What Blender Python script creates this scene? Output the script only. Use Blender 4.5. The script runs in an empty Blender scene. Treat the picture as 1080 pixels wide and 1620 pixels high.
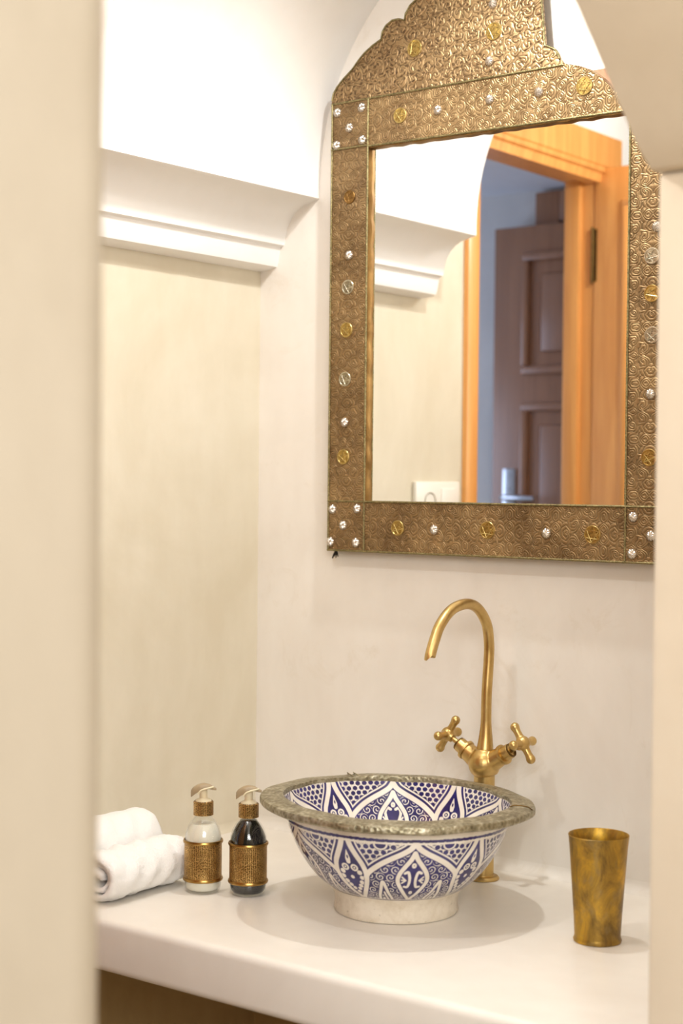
import bpy, bmesh, math, random
import numpy as np
from mathutils import Vector, Matrix
from mathutils.geometry import tessellate_polygon

random.seed(7)
rng = np.random.default_rng(7)
SC = bpy.context.scene
COL = SC.collection
PI = math.pi

# ------------------------------------------------------------------ camera, world, lights, exposure
# world frame: x along the back wall, y into the niche (back wall at y=0), z up, 0 = counter top
def camera():
    yaw, pitch, roll = 0.6567, -0.0178, 0.0102
    f = Vector((-math.sin(yaw)*math.cos(pitch), math.cos(yaw)*math.cos(pitch), math.sin(pitch)))
    r = Vector((math.cos(yaw), math.sin(yaw), 0)); u = r.cross(f)
    c, s = math.cos(roll), math.sin(roll)
    r2 = c*r + s*u; u2 = -s*r + c*u
    cd = bpy.data.cameras.new('camera'); o = bpy.data.objects.new('camera', cd); COL.objects.link(o)
    M = Matrix.Identity(4)
    for i in range(3):
        M[i][0] = r2[i]; M[i][1] = u2[i]; M[i][2] = -f[i]
    M.translation = Vector((1.9076, -2.2282, 0.62))
    o.matrix_world = M
    cd.sensor_fit = 'VERTICAL'; cd.sensor_height = 36; cd.sensor_width = 24
    cd.lens = 2560*36/1620
    cd.clip_start = 0.02
    cd.dof.use_dof = True; cd.dof.focus_distance = 2.5; cd.dof.aperture_fstop = 3.5
    SC.camera = o
camera()

def light(name, kind, loc, power, color, size=.03, aim=None, spot=None, blend=.5, size_y=None):
    d = bpy.data.lights.new(name, kind); d.energy = power; d.color = color
    if kind == 'AREA':
        d.size = size
        if size_y: d.shape = 'RECTANGLE'; d.size_y = size_y
    else: d.shadow_soft_size = size
    if spot: d.spot_size = math.radians(spot); d.spot_blend = blend
    o = bpy.data.objects.new(name, d); COL.objects.link(o); o.location = loc
    if aim is not None:
        o.rotation_euler = (Vector(aim)-Vector(loc)).to_track_quat('-Z', 'Y').to_euler()
    return o
light('niche_downlight', 'SPOT', (.60, -.275, 1.52), 23, (1, 1, .985), .022, (.60, -.275, 0), 156, .7)
light('room_downlight', 'POINT', (.55, -1.04, 1.40), 13.5, (1, .99, .97), .03)
light('passage_fill', 'AREA', (2.5, -2.6, 1.25), 60, (1, .99, .97), 1.7, (.9, -.9, .1), size_y=.8)  # broad soft fill added behind the camera to lift jambs and back wall
light('hall_daylight', 'AREA', (-1.75, -1.0, .75), 14, (.56, .70, 1.0), .8, (-.3, -1.5, .9))
W = bpy.data.worlds.new('world'); SC.world = W; W.use_nodes = True
W.node_tree.nodes['Background'].inputs[0].default_value = (1, .93, .84, 1)
W.node_tree.nodes['Background'].inputs[1].default_value = .10
vs = SC.view_settings
vs.view_transform = 'Standard'; vs.look = 'None'; vs.gamma = 1; vs.use_curve_mapping = False
vs.exposure = -0.16

# ------------------------------------------------------------------ materials
def lin(r, g, b):
    return tuple(((c/255)/12.92 if c/255 <= .04045 else ((c/255+.055)/1.055)**2.4) for c in (r, g, b)) + (1,)

class NT:
    """tiny node-graph helper"""
    def __init__(s, name):
        s.m = bpy.data.materials.new(name); s.m.use_nodes = True
        s.t = s.m.node_tree; s.t.nodes.clear()
        s.out = s.t.nodes.new('ShaderNodeOutputMaterial')
    def n(s, typ, ins=None, **kw):
        nd = s.t.nodes.new('ShaderNode'+typ)
        for k, v in kw.items(): setattr(nd, k, v)
        if ins:
            for k, v in ins.items(): s.set(nd.inputs[k], v)
        return nd
    def set(s, sock, v):
        if isinstance(v, bpy.types.NodeSocket): s.t.links.new(v, sock)
        elif isinstance(v, bpy.types.Node): s.t.links.new(v.outputs[0], sock)
        else: sock.default_value = v
    def math(s, op, a, b=0.0, c=None, clamp=False):
        nd = s.t.nodes.new('ShaderNodeMath'); nd.operation = op; nd.use_clamp = clamp
        s.set(nd.inputs[0], a); s.set(nd.inputs[1], b)
        if c is not None: s.set(nd.inputs[2], c)
        return nd.outputs[0]
    def mix(s, f, a, b):
        nd = s.t.nodes.new('ShaderNodeMix'); nd.data_type = 'RGBA'
        s.set(nd.inputs[0], f); s.set(nd.inputs[6], a); s.set(nd.inputs[7], b)
        return nd.outputs[2]
    def ramp(s, f, stops):
        nd = s.t.nodes.new('ShaderNodeValToRGB'); s.set(nd.inputs[0], f)
        e = nd.color_ramp.elements
        while len(e) < len(stops): e.new(.5)
        for x, (p, c) in zip(e, stops): x.position = p; x.color = c if len(c) == 4 else (*c, 1)
        return nd.outputs[0]
    def noise(s, vec, scale, detail=4, rough=.55, dist=0):
        nd = s.n('TexNoise', {'Scale': scale, 'Detail': detail, 'Roughness': rough, 'Distortion': dist})
        if vec is not None: s.set(nd.inputs['Vector'], vec)
        return nd.outputs[0]
    def obj(s): return s.n('TexCoord').outputs['Object']
    def scaled(s, vec, sc):
        nd = s.n('Mapping'); s.set(nd.inputs['Vector'], vec); nd.inputs['Scale'].default_value = sc
        return nd.outputs[0]
    def bump(s, h, strength=.3, dist=.002):
        return s.n('Bump', {'Height': h, 'Strength': strength, 'Distance': dist}).outputs[0]
    def bsdf(s, **ins):
        nd = s.t.nodes.new('ShaderNodeBsdfPrincipled')
        for k, v in ins.items(): s.set(nd.inputs[k.replace('_', ' ')], v)
        s.t.links.new(nd.outputs[0], s.out.inputs[0])
        return s.m

def plaster(name, c1, c2, rough=.6, bump=.12, scale=3.0, spec=.3, stain=None):
    t = NT(name); v = t.obj()
    a = t.noise(v, scale, 6, .6, .6); b = t.noise(t.scaled(v, (1, 1, .35)), scale*6, 4)
    f = t.math('ADD', t.math('MULTIPLY', a, .7), t.math('MULTIPLY', b, .3))
    col = t.ramp(f, [(.36, c1), (.66, c2)])
    if stain:
        sn = t.noise(v, 9, 7, .7, 1.2)
        col = t.mix(t.math('MULTIPLY', t.ramp(sn, [(.56, (0, 0, 0)), (.74, (1, 1, 1))]), .55), col, stain)
    h = t.math('ADD', a, t.math('MULTIPLY', b, .5))
    return t.bsdf(Base_Color=col, Roughness=rough, Specular_IOR_Level=spec, Normal=t.bump(h, bump, .006))

M = {}
M['cream'] = plaster('cream_tadelakt', lin(224, 218, 209), lin(235, 231, 224), stain=lin(215, 206, 191))
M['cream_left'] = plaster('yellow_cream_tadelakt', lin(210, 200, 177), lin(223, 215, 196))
M['counter'] = plaster('counter_tadelakt', lin(232, 226, 216), lin(241, 236, 227), rough=.32, bump=.05, spec=.45)
M['white'] = plaster('white_paint', lin(240, 238, 234), lin(246, 244, 241), bump=.05)
M['tan'] = plaster('tan_plaster', lin(216, 200, 176), lin(228, 214, 192), scale=2)
M['pillar'] = plaster('pillar_plaster', lin(184, 173, 155), lin(198, 188, 171), scale=2)
M['hall_wall'] = plaster('hall_plaster', lin(205, 203, 200), lin(218, 216, 212))
M['hall_ceiling'] = plaster('hall_ceiling_paint', lin(222, 224, 230), lin(230, 232, 238))
M['below_counter_brown'] = plaster('below_counter_wall', lin(168, 142, 98), lin(190, 164, 118))  # browner tone given to the wall pieces below the counter
M['floor'] = plaster('floor_tadelakt', lin(195, 180, 158), lin(208, 194, 172), rough=.35)

def wood(name, c1, c2, rough=.4, axis=(30, 30, 1.5)):
    t = NT(name); v = t.scaled(t.obj(), axis)
    a = t.noise(v, 1.2, 6, .6, 1.0)
    col = t.ramp(a, [(.3, c1), (.7, c2)])
    return t.bsdf(Base_Color=col, Roughness=rough, Coat_Weight=.25, Coat_Roughness=.25, Normal=t.bump(a, .1, .001))
M['honey'] = wood('honey_wood', lin(208, 140, 70), lin(232, 168, 94))
M['brown'] = wood('brown_wood', lin(142, 98, 68), lin(166, 118, 84))

def metal(name, c1, c2, rough=.35, scale=30, bump=.1, metallic=1.0, bscale=120):
    t = NT(name); v = t.obj()
    a = t.noise(v, scale, 6, .65, .4); b = t.noise(v, bscale, 3)
    return t.bsdf(Base_Color=t.ramp(a, [(.32, c1), (.68, c2)]), Metallic=metallic,
                  Roughness=t.math('ADD', rough-.08, t.math('MULTIPLY', a, .16)), Normal=t.bump(b, bump, .0008))
M['faucet'] = metal('aged_brass', lin(186, 154, 94), lin(216, 188, 128), .36, 22, .05)
M['faucet_dark'] = metal('dark_brass', lin(92, 70, 38), lin(120, 94, 54), .45)
M['trim_brass'] = metal('olive_brass_cord', lin(104, 97, 68), lin(172, 160, 116), .45, 260, .9, bscale=420)
M['reveal'] = metal('folded_brass', lin(112, 82, 44), lin(152, 118, 68), .46, 26, .5, bscale=60)
M['silver'] = metal('silver_stud', lin(190, 180, 168), lin(222, 214, 204), .28, 60, .05)
M['silver_coin'] = metal('silver_coin_metal', lin(150, 142, 120), lin(226, 220, 200), .35, 160, .4, bscale=220)
M['gold_coin'] = metal('gold_coin_metal', lin(158, 132, 74), lin(220, 198, 132), .32, 130, .5, bscale=200)
M['coin_ground'] = metal('worn_gold_ground', lin(112, 86, 44), lin(206, 178, 104), .4, 300, .6, bscale=260)
M['coin_ground_silver'] = metal('worn_silver_ground', lin(96, 84, 62), lin(190, 180, 152), .4, 300, .6, bscale=260)
M['black'] = NT('black_thread').bsdf(Base_Color=lin(28, 22, 18), Roughness=.9)
M['dark_hole'] = NT('dark_bore').bsdf(Base_Color=lin(30, 22, 14), Roughness=.8)
M['steel'] = metal('steel', lin(190, 190, 192), lin(215, 215, 218), .3)
M['plastic'] = NT('white_plastic').bsdf(Base_Color=lin(238, 234, 224), Roughness=.35)
M['grey_plastic'] = NT('grey_plastic').bsdf(Base_Color=lin(170, 165, 150), Roughness=.5)
M['mirror'] = NT('mirror_glass').bsdf(Base_Color=(.95, .955, .945, 1), Metallic=1.0, Roughness=.004)
M['pump'] = NT('taupe_pump').bsdf(Base_Color=lin(166, 148, 118), Roughness=.38)
M['stem_plastic'] = NT('pale_stem').bsdf(Base_Color=lin(236, 222, 190), Roughness=.4, Subsurface_Weight=.1)

# pressed brass of the mirror frame: scrolls around scattered centres, folded left-right about the strip's middle line
def repousse(name, c_lo, c_hi, cells, pitch, fold, holes=0.0, rough=.42, depth=.0016):
    t = NT(name)
    uv = t.n('UVMap').outputs[0]
    sep = t.n('SeparateXYZ', {0: uv})
    u, v = sep.outputs[0], sep.outputs[1]
    if fold:
        u = t.math('ABSOLUTE', u); v = t.math('PINGPONG', v, fold)
    comb = t.n('CombineXYZ', {0: u, 1: v, 2: 0.0}).outputs[0]
    wob = t.n('TexNoise', {'Vector': comb, 'Scale': 60.0, 'Detail': 1.0}, noise_dimensions='3D').outputs[1]
    wv = t.n('VectorMath', {0: wob, 1: (.5, .5, .5)}, operation='SUBTRACT').outputs[0]
    wv = t.n('VectorMath', {0: wv, 'Scale': .013}, operation='SCALE').outputs[0]
    p = t.n('VectorMath', {0: comb, 1: wv}, operation='ADD').outputs[0]
    vo = t.n('TexVoronoi', {'Vector': p, 'Scale': cells, 'Randomness': .75}, voronoi_dimensions='2D')
    vp = t.n('VectorMath', {0: p, 1: vo.outputs['Position']}, operation='SUBTRACT').outputs[0]
    s2 = t.n('SeparateXYZ', {0: vp})
    r = t.n('VectorMath', {0: vp}, operation='LENGTH').outputs['Value']
    th = t.math('ARCTAN2', s2.outputs[1], s2.outputs[0])
    sgn = t.math('SUBTRACT', t.math('MULTIPLY', t.math('GREATER_THAN', t.n('SeparateColor', {0: vo.outputs['Color']}).outputs[0], .5), 2.0), 1.0)
    ph = t.math('ADD', t.math('MULTIPLY', r, 2*PI/pitch), t.math('MULTIPLY', th, sgn))
    sp = t.math('SINE', ph)
    ridge = t.math('POWER', t.math('ABSOLUTE', sp), .6)
    ed = t.n('TexVoronoi', {'Vector': p, 'Scale': cells, 'Randomness': .75}, voronoi_dimensions='2D', feature='DISTANCE_TO_EDGE').outputs[0]
    h = t.math('ADD', ridge, t.math('MULTIPLY', t.math('SMOOTH_MIN', t.math('MULTIPLY', ed, 4.0), 1.0, .3), .8))
    pat = t.noise(t.obj(), 11, 6, .7, .5)
    col = t.ramp(pat, [(.3, c_lo), (.72, c_hi)])
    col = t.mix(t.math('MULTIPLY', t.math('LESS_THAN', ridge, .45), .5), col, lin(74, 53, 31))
    if holes:
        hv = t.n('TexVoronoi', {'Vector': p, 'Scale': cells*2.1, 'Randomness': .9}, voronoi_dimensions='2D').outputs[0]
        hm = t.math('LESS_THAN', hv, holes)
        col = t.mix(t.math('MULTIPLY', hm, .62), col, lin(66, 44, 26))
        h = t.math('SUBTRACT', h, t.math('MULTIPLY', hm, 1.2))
    return t.bsdf(Base_Color=col, Metallic=.7, Roughness=rough, Normal=t.bump(h, .7, depth))
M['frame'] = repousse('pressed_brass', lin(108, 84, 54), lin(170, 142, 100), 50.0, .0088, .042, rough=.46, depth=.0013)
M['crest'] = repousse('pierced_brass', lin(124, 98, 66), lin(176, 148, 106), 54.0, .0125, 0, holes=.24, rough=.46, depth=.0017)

M['frame_dark'] = metal('darkened_brass', lin(96, 72, 44), lin(140, 108, 66), .45, 200, .4)

# hammered metal sleeves with rows of punched dots (uv in millimetres)
def punched(name):
    t = NT(name)
    uv = t.n('UVMap').outputs[0]
    wob = t.n('TexNoise', {'Vector': uv, 'Scale': .25, 'Detail': 2.0}).outputs[1]
    wv = t.n('VectorMath', {0: t.n('VectorMath', {0: wob, 1: (.5, .5, .5)}, operation='SUBTRACT').outputs[0], 'Scale': 1.6}, operation='SCALE').outputs[0]
    p = t.n('VectorMath', {0: uv, 1: wv}, operation='ADD').outputs[0]
    p = t.scaled(p, (.34, .46, 1))
    vo = t.n('TexVoronoi', {'Vector': p, 'Scale': 1.0, 'Randomness': .35}, voronoi_dimensions='2D').outputs[0]
    dot = t.ramp(vo, [(.22, (0, 0, 0)), (.38, (1, 1, 1))])
    pat = t.noise(t.obj(), 60, 4)
    base = t.ramp(pat, [(.3, lin(160, 122, 68)), (.7, lin(220, 182, 114))])
    col = t.mix(dot, lin(54, 34, 16), base)
    return t.bsdf(Base_Color=col, Metallic=.9, Roughness=.38, Normal=t.bump(dot, .8, .0008))
M['punched'] = punched('punched_bronze')
M['bronze_ring'] = metal('bronze_ring', lin(140, 106, 54), lin(190, 154, 90), .3, 60, .2)

# painted glaze of the bowl: "paint" holds 1 on the white glaze and 0 on the cobalt
def glaze():
    t = NT('painted_glaze')
    at = t.n('Attribute', attribute_name='paint').outputs['Fac']
    v = t.obj()
    blue = t.ramp(t.noise(v, 26, 4), [(.3, lin(30, 25, 78)), (.7, lin(48, 43, 114))])
    white = t.ramp(t.noise(v, 40, 5), [(.3, lin(228, 220, 206)), (.7, lin(242, 236, 226))])
    col = t.mix(at, blue, white)
    return t.bsdf(Base_Color=col, Roughness=.16, Coat_Weight=.35, Coat_Roughness=.08)
M['glaze'] = glaze()
def footmat():
    t = NT('worn_white_glaze'); v = t.obj()
    a = t.noise(v, 34, 7, .7); b = t.noise(v, 120, 4)
    col = t.ramp(a, [(.3, lin(206, 192, 168)), (.6, lin(232, 222, 204))])
    col = t.mix(t.ramp(b, [(.66, (0, 0, 0)), (.74, (.7, .7, .7))]), col, lin(140, 122, 96))
    return t.bsdf(Base_Color=col, Roughness=.32)
M['foot'] = footmat()
def pewter():
    t = NT('hammered_pewter'); v = t.obj()
    vo = t.n('TexVoronoi', {'Vector': v, 'Scale': 190.0}).outputs[0]
    a = t.noise(v, 45, 6, .7)
    f = t.math('ADD', t.math('MULTIPLY', a, .75), t.math('MULTIPLY', vo, .3))
    col = t.ramp(f, [(.34, lin(112, 104, 80)), (.55, lin(160, 152, 126)), (.74, lin(208, 202, 180))])
    return t.bsdf(Base_Color=col, Metallic=.75, Roughness=.42, Normal=t.bump(t.math('ADD', vo, a), .7, .0015))
M['pewter'] = pewter()
def tumbler_mat():
    t = NT('patinated_brass'); v = t.scaled(t.obj(), (1, 1, .6))
    a = t.noise(v, 26, 7, .7, .8); b = t.noise(v, 60, 5)
    col = t.ramp(a, [(.34, lin(120, 96, 52)), (.50, lin(172, 138, 62)), (.66, lin(220, 174, 58))])
    col = t.mix(t.ramp(b, [(.55, (0, 0, 0)), (.7, (.5, .5, .5))]), col, lin(150, 132, 92))
    return t.bsdf(Base_Color=col, Metallic=.8, Roughness=.4, Normal=t.bump(b, .08, .001))
M['tumbler'] = tumbler_mat()
def terry():
    t = NT('white_terry'); v = t.obj()
    a = t.noise(v, 420, 3, .7); b = t.noise(v, 60, 3)
    return t.bsdf(Base_Color=lin(254, 253, 251), Roughness=.95, Sheen_Weight=.25, Normal=t.bump(t.math('ADD', a, b), .55, .003))
M['terry'] = terry()
def glassmat(name, tint):
    t = NT(name)
    fr = t.math('ADD', t.math('MULTIPLY', t.math('POWER', t.n('LayerWeight', {'Blend': .5}).outputs['Facing'], 4.0), .6), .045)
    mx = t.n('MixShader', {0: fr, 1: t.n('BsdfTransparent', {'Color': tint}).outputs[0], 2: t.n('BsdfGlossy', {'Roughness': .03}).outputs[0]})
    t.t.links.new(mx.outputs[0], t.out.inputs[0]); return t.m
M['glass'] = glassmat('clear_glass', (.985, .99, .985, 1))
M['liquid_white'] = NT('milky_liquid').bsdf(Base_Color=lin(238, 234, 220), Roughness=.3, Subsurface_Weight=.2, Subsurface_Radius=(.01, .01, .008))
M['liquid_dark'] = NT('dark_liquid').bsdf(Base_Color=lin(16, 18, 17), Roughness=.12)

# ------------------------------------------------------------------ mesh helpers
def link(name, me, mat=None, parent=None):
    if mat: me.materials.append(M[mat] if isinstance(mat, str) else mat)
    o = bpy.data.objects.new(name, me); COL.objects.link(o)
    if parent is not None: o.parent = parent
    return o
def from_bm(name, bm, mat, parent=None, smooth=False, angle=None):
    bmesh.ops.recalc_face_normals(bm, faces=bm.faces)
    me = bpy.data.meshes.new(name); bm.to_mesh(me); bm.free()
    if smooth:
        me.shade_smooth()
        if angle: me.set_sharp_from_angle(angle=math.radians(angle))
    return link(name, me, mat, parent)
def add_box(bm, x0, x1, y0, y1, z0, z1, bev=0, seg=2):
    r = bmesh.ops.create_cube(bm, size=1)
    bmesh.ops.scale(bm, vec=(x1-x0, y1-y0, z1-z0), verts=r['verts'])
    bmesh.ops.translate(bm, vec=((x0+x1)/2, (y0+y1)/2, (z0+z1)/2), verts=r['verts'])
    if bev:
        es = list({e for v in r['verts'] for e in v.link_edges})
        bmesh.ops.bevel(bm, geom=es, offset=bev, segments=seg, affect='EDGES', profile=.5)
def box(name, x0, x1, y0, y1, z0, z1, mat, parent=None, bev=0, seg=2):
    bm = bmesh.new(); add_box(bm, x0, x1, y0, y1, z0, z1, bev, seg)
    return from_bm(name, bm, mat, parent, smooth=bev > 0, angle=40)
def add_prism(bm, poly, axis, a, b):
    """poly: 2D points in the two other axes (in x,y,z order), swept along axis from a to b"""
    def P(p, t):
        q = list(p); q.insert(axis, t); return q
    n = len(poly)
    va = [bm.verts.new(P(p, a)) for p in poly]; vb = [bm.verts.new(P(p, b)) for p in poly]
    for i in range(n):
        j = (i+1) % n; bm.faces.new((va[i], va[j], vb[j], vb[i]))
    for tri in tessellate_polygon([[Vector((p[0], p[1], 0)) for p in poly]]):
        for vs_ in (va, vb):
            bm.faces.new([vs_[k] for k in tri])
    return va, vb
def prism(name, poly, axis, a, b, mat, parent=None, smooth=False, angle=30):
    bm = bmesh.new(); add_prism(bm, poly, axis, a, b)
    bmesh.ops.triangulate(bm, faces=[f for f in bm.faces if len(f.verts) > 4])
    return from_bm(name, bm, mat, parent, smooth, angle)
def add_lathe(bm, prof, n=48, mat4=None, closed=False):
    rings = []
    for (r, z) in prof:
        if r < 1e-6: rings.append([bm.verts.new((0, 0, z))])
        else: rings.append([bm.verts.new((r*math.cos(2*PI*k/n), r*math.sin(2*PI*k/n), z)) for k in range(n)])
    prs = list(zip(rings, rings[1:]))
    if closed: prs.append((rings[-1], rings[0]))
    for A, B in prs:
        if len(A) == 1 and len(B) == 1: continue
        for k in range(n):
            l = (k+1) % n
            if len(A) == 1: bm.faces.new((A[0], B[l], B[k]))
            elif len(B) == 1: bm.faces.new((A[k], A[l], B[0]))
            else: bm.faces.new((A[k], A[l], B[l], B[k]))
    if mat4 is not None:
        bmesh.ops.transform(bm, matrix=mat4, verts=[v for R in rings for v in R])
def lathe(name, prof, mat, parent=None, n=48, loc=(0, 0, 0), closed=False, angle=35):
    bm = bmesh.new(); add_lathe(bm, prof, n, Matrix.Translation(loc), closed)
    return from_bm(name, bm, mat, parent, True, angle)
def add_tube(bm, pts, rads, n=16, caps=True):
    pts = [Vector(p) for p in pts]
    rads = [float(q) for q in rads] if hasattr(rads, "__len__") else [float(rads)]*len(pts)
    rings = []; up = None
    for i, p in enumerate(pts):
        d = (pts[min(i+1, len(pts)-1)]-pts[max(i-1, 0)]).normalized()
        if up is None:
            up = Vector((0, 0, 1)) if abs(d.z) < .9 else Vector((1, 0, 0))
        a = d.cross(up).normalized(); b = a.cross(d).normalized(); up = b
        rings.append([bm.verts.new(p+rads[i]*(math.cos(2*PI*k/n)*a+math.sin(2*PI*k/n)*b)) for k in range(n)])
    for A, B in zip(rings, rings[1:]):
        for k in range(n):
            l = (k+1) % n; bm.faces.new((A[k], A[l], B[l], B[k]))
    if caps:
        bm.faces.new(rings[0][::-1]); bm.faces.new(rings[-1])
    return rings
def add_ball(bm, c, r, seg=16):
    R = bmesh.ops.create_uvsphere(bm, u_segments=seg, v_segments=seg//2+2, radius=r)
    bmesh.ops.translate(bm, vec=c, verts=R['verts'])
def spline(P, n):
    """Catmull-Rom through the points"""
    P = [np.array(p, float) for p in P]; out = []
    Q = [2*P[0]-P[1]]+P+[2*P[-1]-P[-2]]
    for i in range(1, len(Q)-2):
        for k in range(n):
            t = k/n; a, b, c, d = Q[i-1:i+3]
            out.append(.5*((2*b)+(c-a)*t+(2*a-5*b+4*c-d)*t*t+(3*b-a-3*c+d)*t**3))
    out.append(P[-1]); return out
def empty(name, loc=(0, 0, 0)):
    o = bpy.data.objects.new(name, None); COL.objects.link(o); o.location = loc; o.empty_display_size = .05
    return o
def tag(o, label=None, cat=None, group=None, kind=None):
    if label: o['label'] = label
    if cat: o['category'] = cat
    if group: o['group'] = group
    if kind: o['kind'] = kind
    return o
def struct(o): o['kind'] = 'structure'; return o
def grid_mesh(name, V, nu, nv, mat, parent=None, wrap=True, attr=None, smooth=True):
    """V: (nv, nu, 3) array; quads, wrapped round in u"""
    me = bpy.data.meshes.new(name)
    idx = np.arange(nu*nv).reshape(nv, nu)
    if wrap:
        a = idx[:-1]; b = np.roll(idx, -1, 1)[:-1]; c = np.roll(idx, -1, 1)[1:]; d = idx[1:]
    else:
        a = idx[:-1, :-1]; b = idx[:-1, 1:]; c = idx[1:, 1:]; d = idx[1:, :-1]
    F = np.stack([a, b, c, d], -1).reshape(-1, 4)
    me.vertices.add(nu*nv); me.vertices.foreach_set('co', V.reshape(-1).astype(np.float32))
    me.loops.add(F.size); me.loops.foreach_set('vertex_index', F.reshape(-1).astype(np.int32))
    me.polygons.add(len(F)); me.polygons.foreach_set('loop_start', np.arange(0, F.size, 4, dtype=np.int32))
    me.update(calc_edges=True); me.validate()
    if attr is not None:
        at = me.attributes.new('paint', 'FLOAT', 'POINT'); at.data.foreach_set('value', attr.reshape(-1).astype(np.float32))
    if smooth: me.shade_smooth()
    return link(name, me, mat, parent)

# ------------------------------------------------------------------ setting
FZ, CZ = -.86, 1.70
AX, AZ, AR = .569, 1.137, .435          # barrel vault of the niche: centre x, springing height, radius
VY = -.545                              # front end of the vault
XR = 1.138                              # right wall of the niche
struct(box('floor', -2.2, 3.2, -3.3, .1, FZ-.05, FZ, 'floor'))
struct(box('ceiling', -.10, 3.2, -3.3, .1, CZ, CZ+.06, 'white'))
struct(box('wall_back', -.12, 1.6, 0, .12, -.07, CZ, 'cream'))
struct(box('wall_back_below', -.12, 1.6, 0, .12, FZ, -.07, 'below_counter_brown'))
# left wall: cream below the springing line, white paint above it; stops at the door casing and goes on beyond it
struct(box('wall_left_below', -.10, 0, -.706, 0, FZ, -.07, 'below_counter_brown'))
lw = box('wall_left', -.10, 0, -.706, 0, -.07, AZ+.005, 'cream_left'); struct(lw)
struct(box('wall_left_upper', -.10, 0, -.706, 0, AZ+.005, CZ, 'white'))
struct(box('wall_left_over_door', -.10, 0, -1.381, -.706, 1.466, CZ, 'white'))
struct(box('wall_left_beyond_door', -.10, 0, -3.2, -1.381, FZ, CZ, 'white'))
struct(box('wall_right', XR, 1.62, -.70, 0, FZ, .9445, 'tan', bev=.006))
# vault
arc = [(AX-AR*math.cos(a), AZ+AR*math.sin(a)) for a in np.linspace(0, PI, 49)]
poly = [(0, AZ), *arc, (XR, AZ), (XR, CZ), (0, CZ)]
def vault():
    bm = bmesh.new()
    n = len(arc)
    # intrados, front spandrel; the crown is thick up to the ceiling
    lo = {y: [bm.verts.new((x, y, z)) for x, z in arc] for y in (VY, 0)}
    hi = {y: [bm.verts.new((x if 0 < i < n-1 else (0 if i == 0 else XR), y, CZ)) for i, (x, z) in enumerate(arc)] for y in (VY, 0)}
    fl = {y: (bm.verts.new((0, y, AZ)), bm.verts.new((XR, y, AZ))) for y in (VY, 0)}
    for i in range(n-1):
        bm.faces.new((lo[VY][i], lo[VY][i+1], lo[0][i+1], lo[0][i]))
        for y in (VY, 0): bm.faces.new((lo[y][i], lo[y][i+1], hi[y][i+1], hi[y][i]))
    for k, e in ((0, 0), (1, n-1)):
        for y in (VY, 0): bm.faces.new((fl[y][k], lo[y][e], hi[y][e]))
        bm.faces.new((fl[VY][k], lo[VY][e], lo[0][e], fl[0][k]))
    return from_bm('ceiling_vault', bm, 'white', None, True, 30)
struct(vault())
CORN = [(0, 1.000), (.024, 1.002), (.038, 1.006), (.041, 1.014), (.044, 1.030), (.047, 1.040), (.055, 1.043), (.058, 1.058), (.063, 1.075),
        (.072, 1.090), (.085, 1.102), (.100, 1.110), (.112, 1.1125), (.118, 1.1140), (.123, 1.1155), (.130, 1.1160), (.134, 1.1185), (.134, 1.1375), (0, 1.1375)]
struct(prism('trim_1', CORN, 1, VY, 0, 'white', None, True, 28))
struct(prism('trim_2', [(XR-x, z) for x, z in CORN], 1, VY, 0, 'white', None, True, 28))
# springer and soffit of the arch that leaves the right wall towards the room
SOF = [(-.70, .9445), (-.716, .946), (-.733, .956), (-.751, .969), (-.815, 1.025), (-.879, 1.081), (-1.0, 1.19), (-1.10, 1.30), (-1.18, 1.43), (-1.22, CZ), (-.70, CZ)]
struct(prism('trim_3', SOF, 0, XR, 1.62, 'tan', None, True, 25))
struct(box('wall_right_upper', XR, 1.62, -.70, 0, .9445, CZ, 'white'))
# near jamb of the opening: a plastered wall end with rounded corners
def wall_end():
    bm = bmesh.new(); add_box(bm, .93, 1.085, -3.2, -1.405, FZ, CZ)
    es = [e for e in bm.edges if abs(e.verts[0].co.z-e.verts[1].co.z) > 1 and e.verts[0].co.y > -1.5]
    bmesh.ops.bevel(bm, geom=es, offset=.055, segments=10, affect='EDGES', profile=.5)
    return from_bm('wall_front', bm, 'pillar', None, True, 40)
struct(wall_end())
struct(box('wall_passage_side', 3.1, 3.2, -3.2, .1, FZ, CZ, 'pillar'))
struct(box('wall_passage_back', -.1, 3.2, -3.3, -3.2, FZ, CZ, 'pillar'))
struct(box('wall_passage_end', 1.62, 3.1, -.70, -.6, FZ, CZ, 'pillar'))

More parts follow.
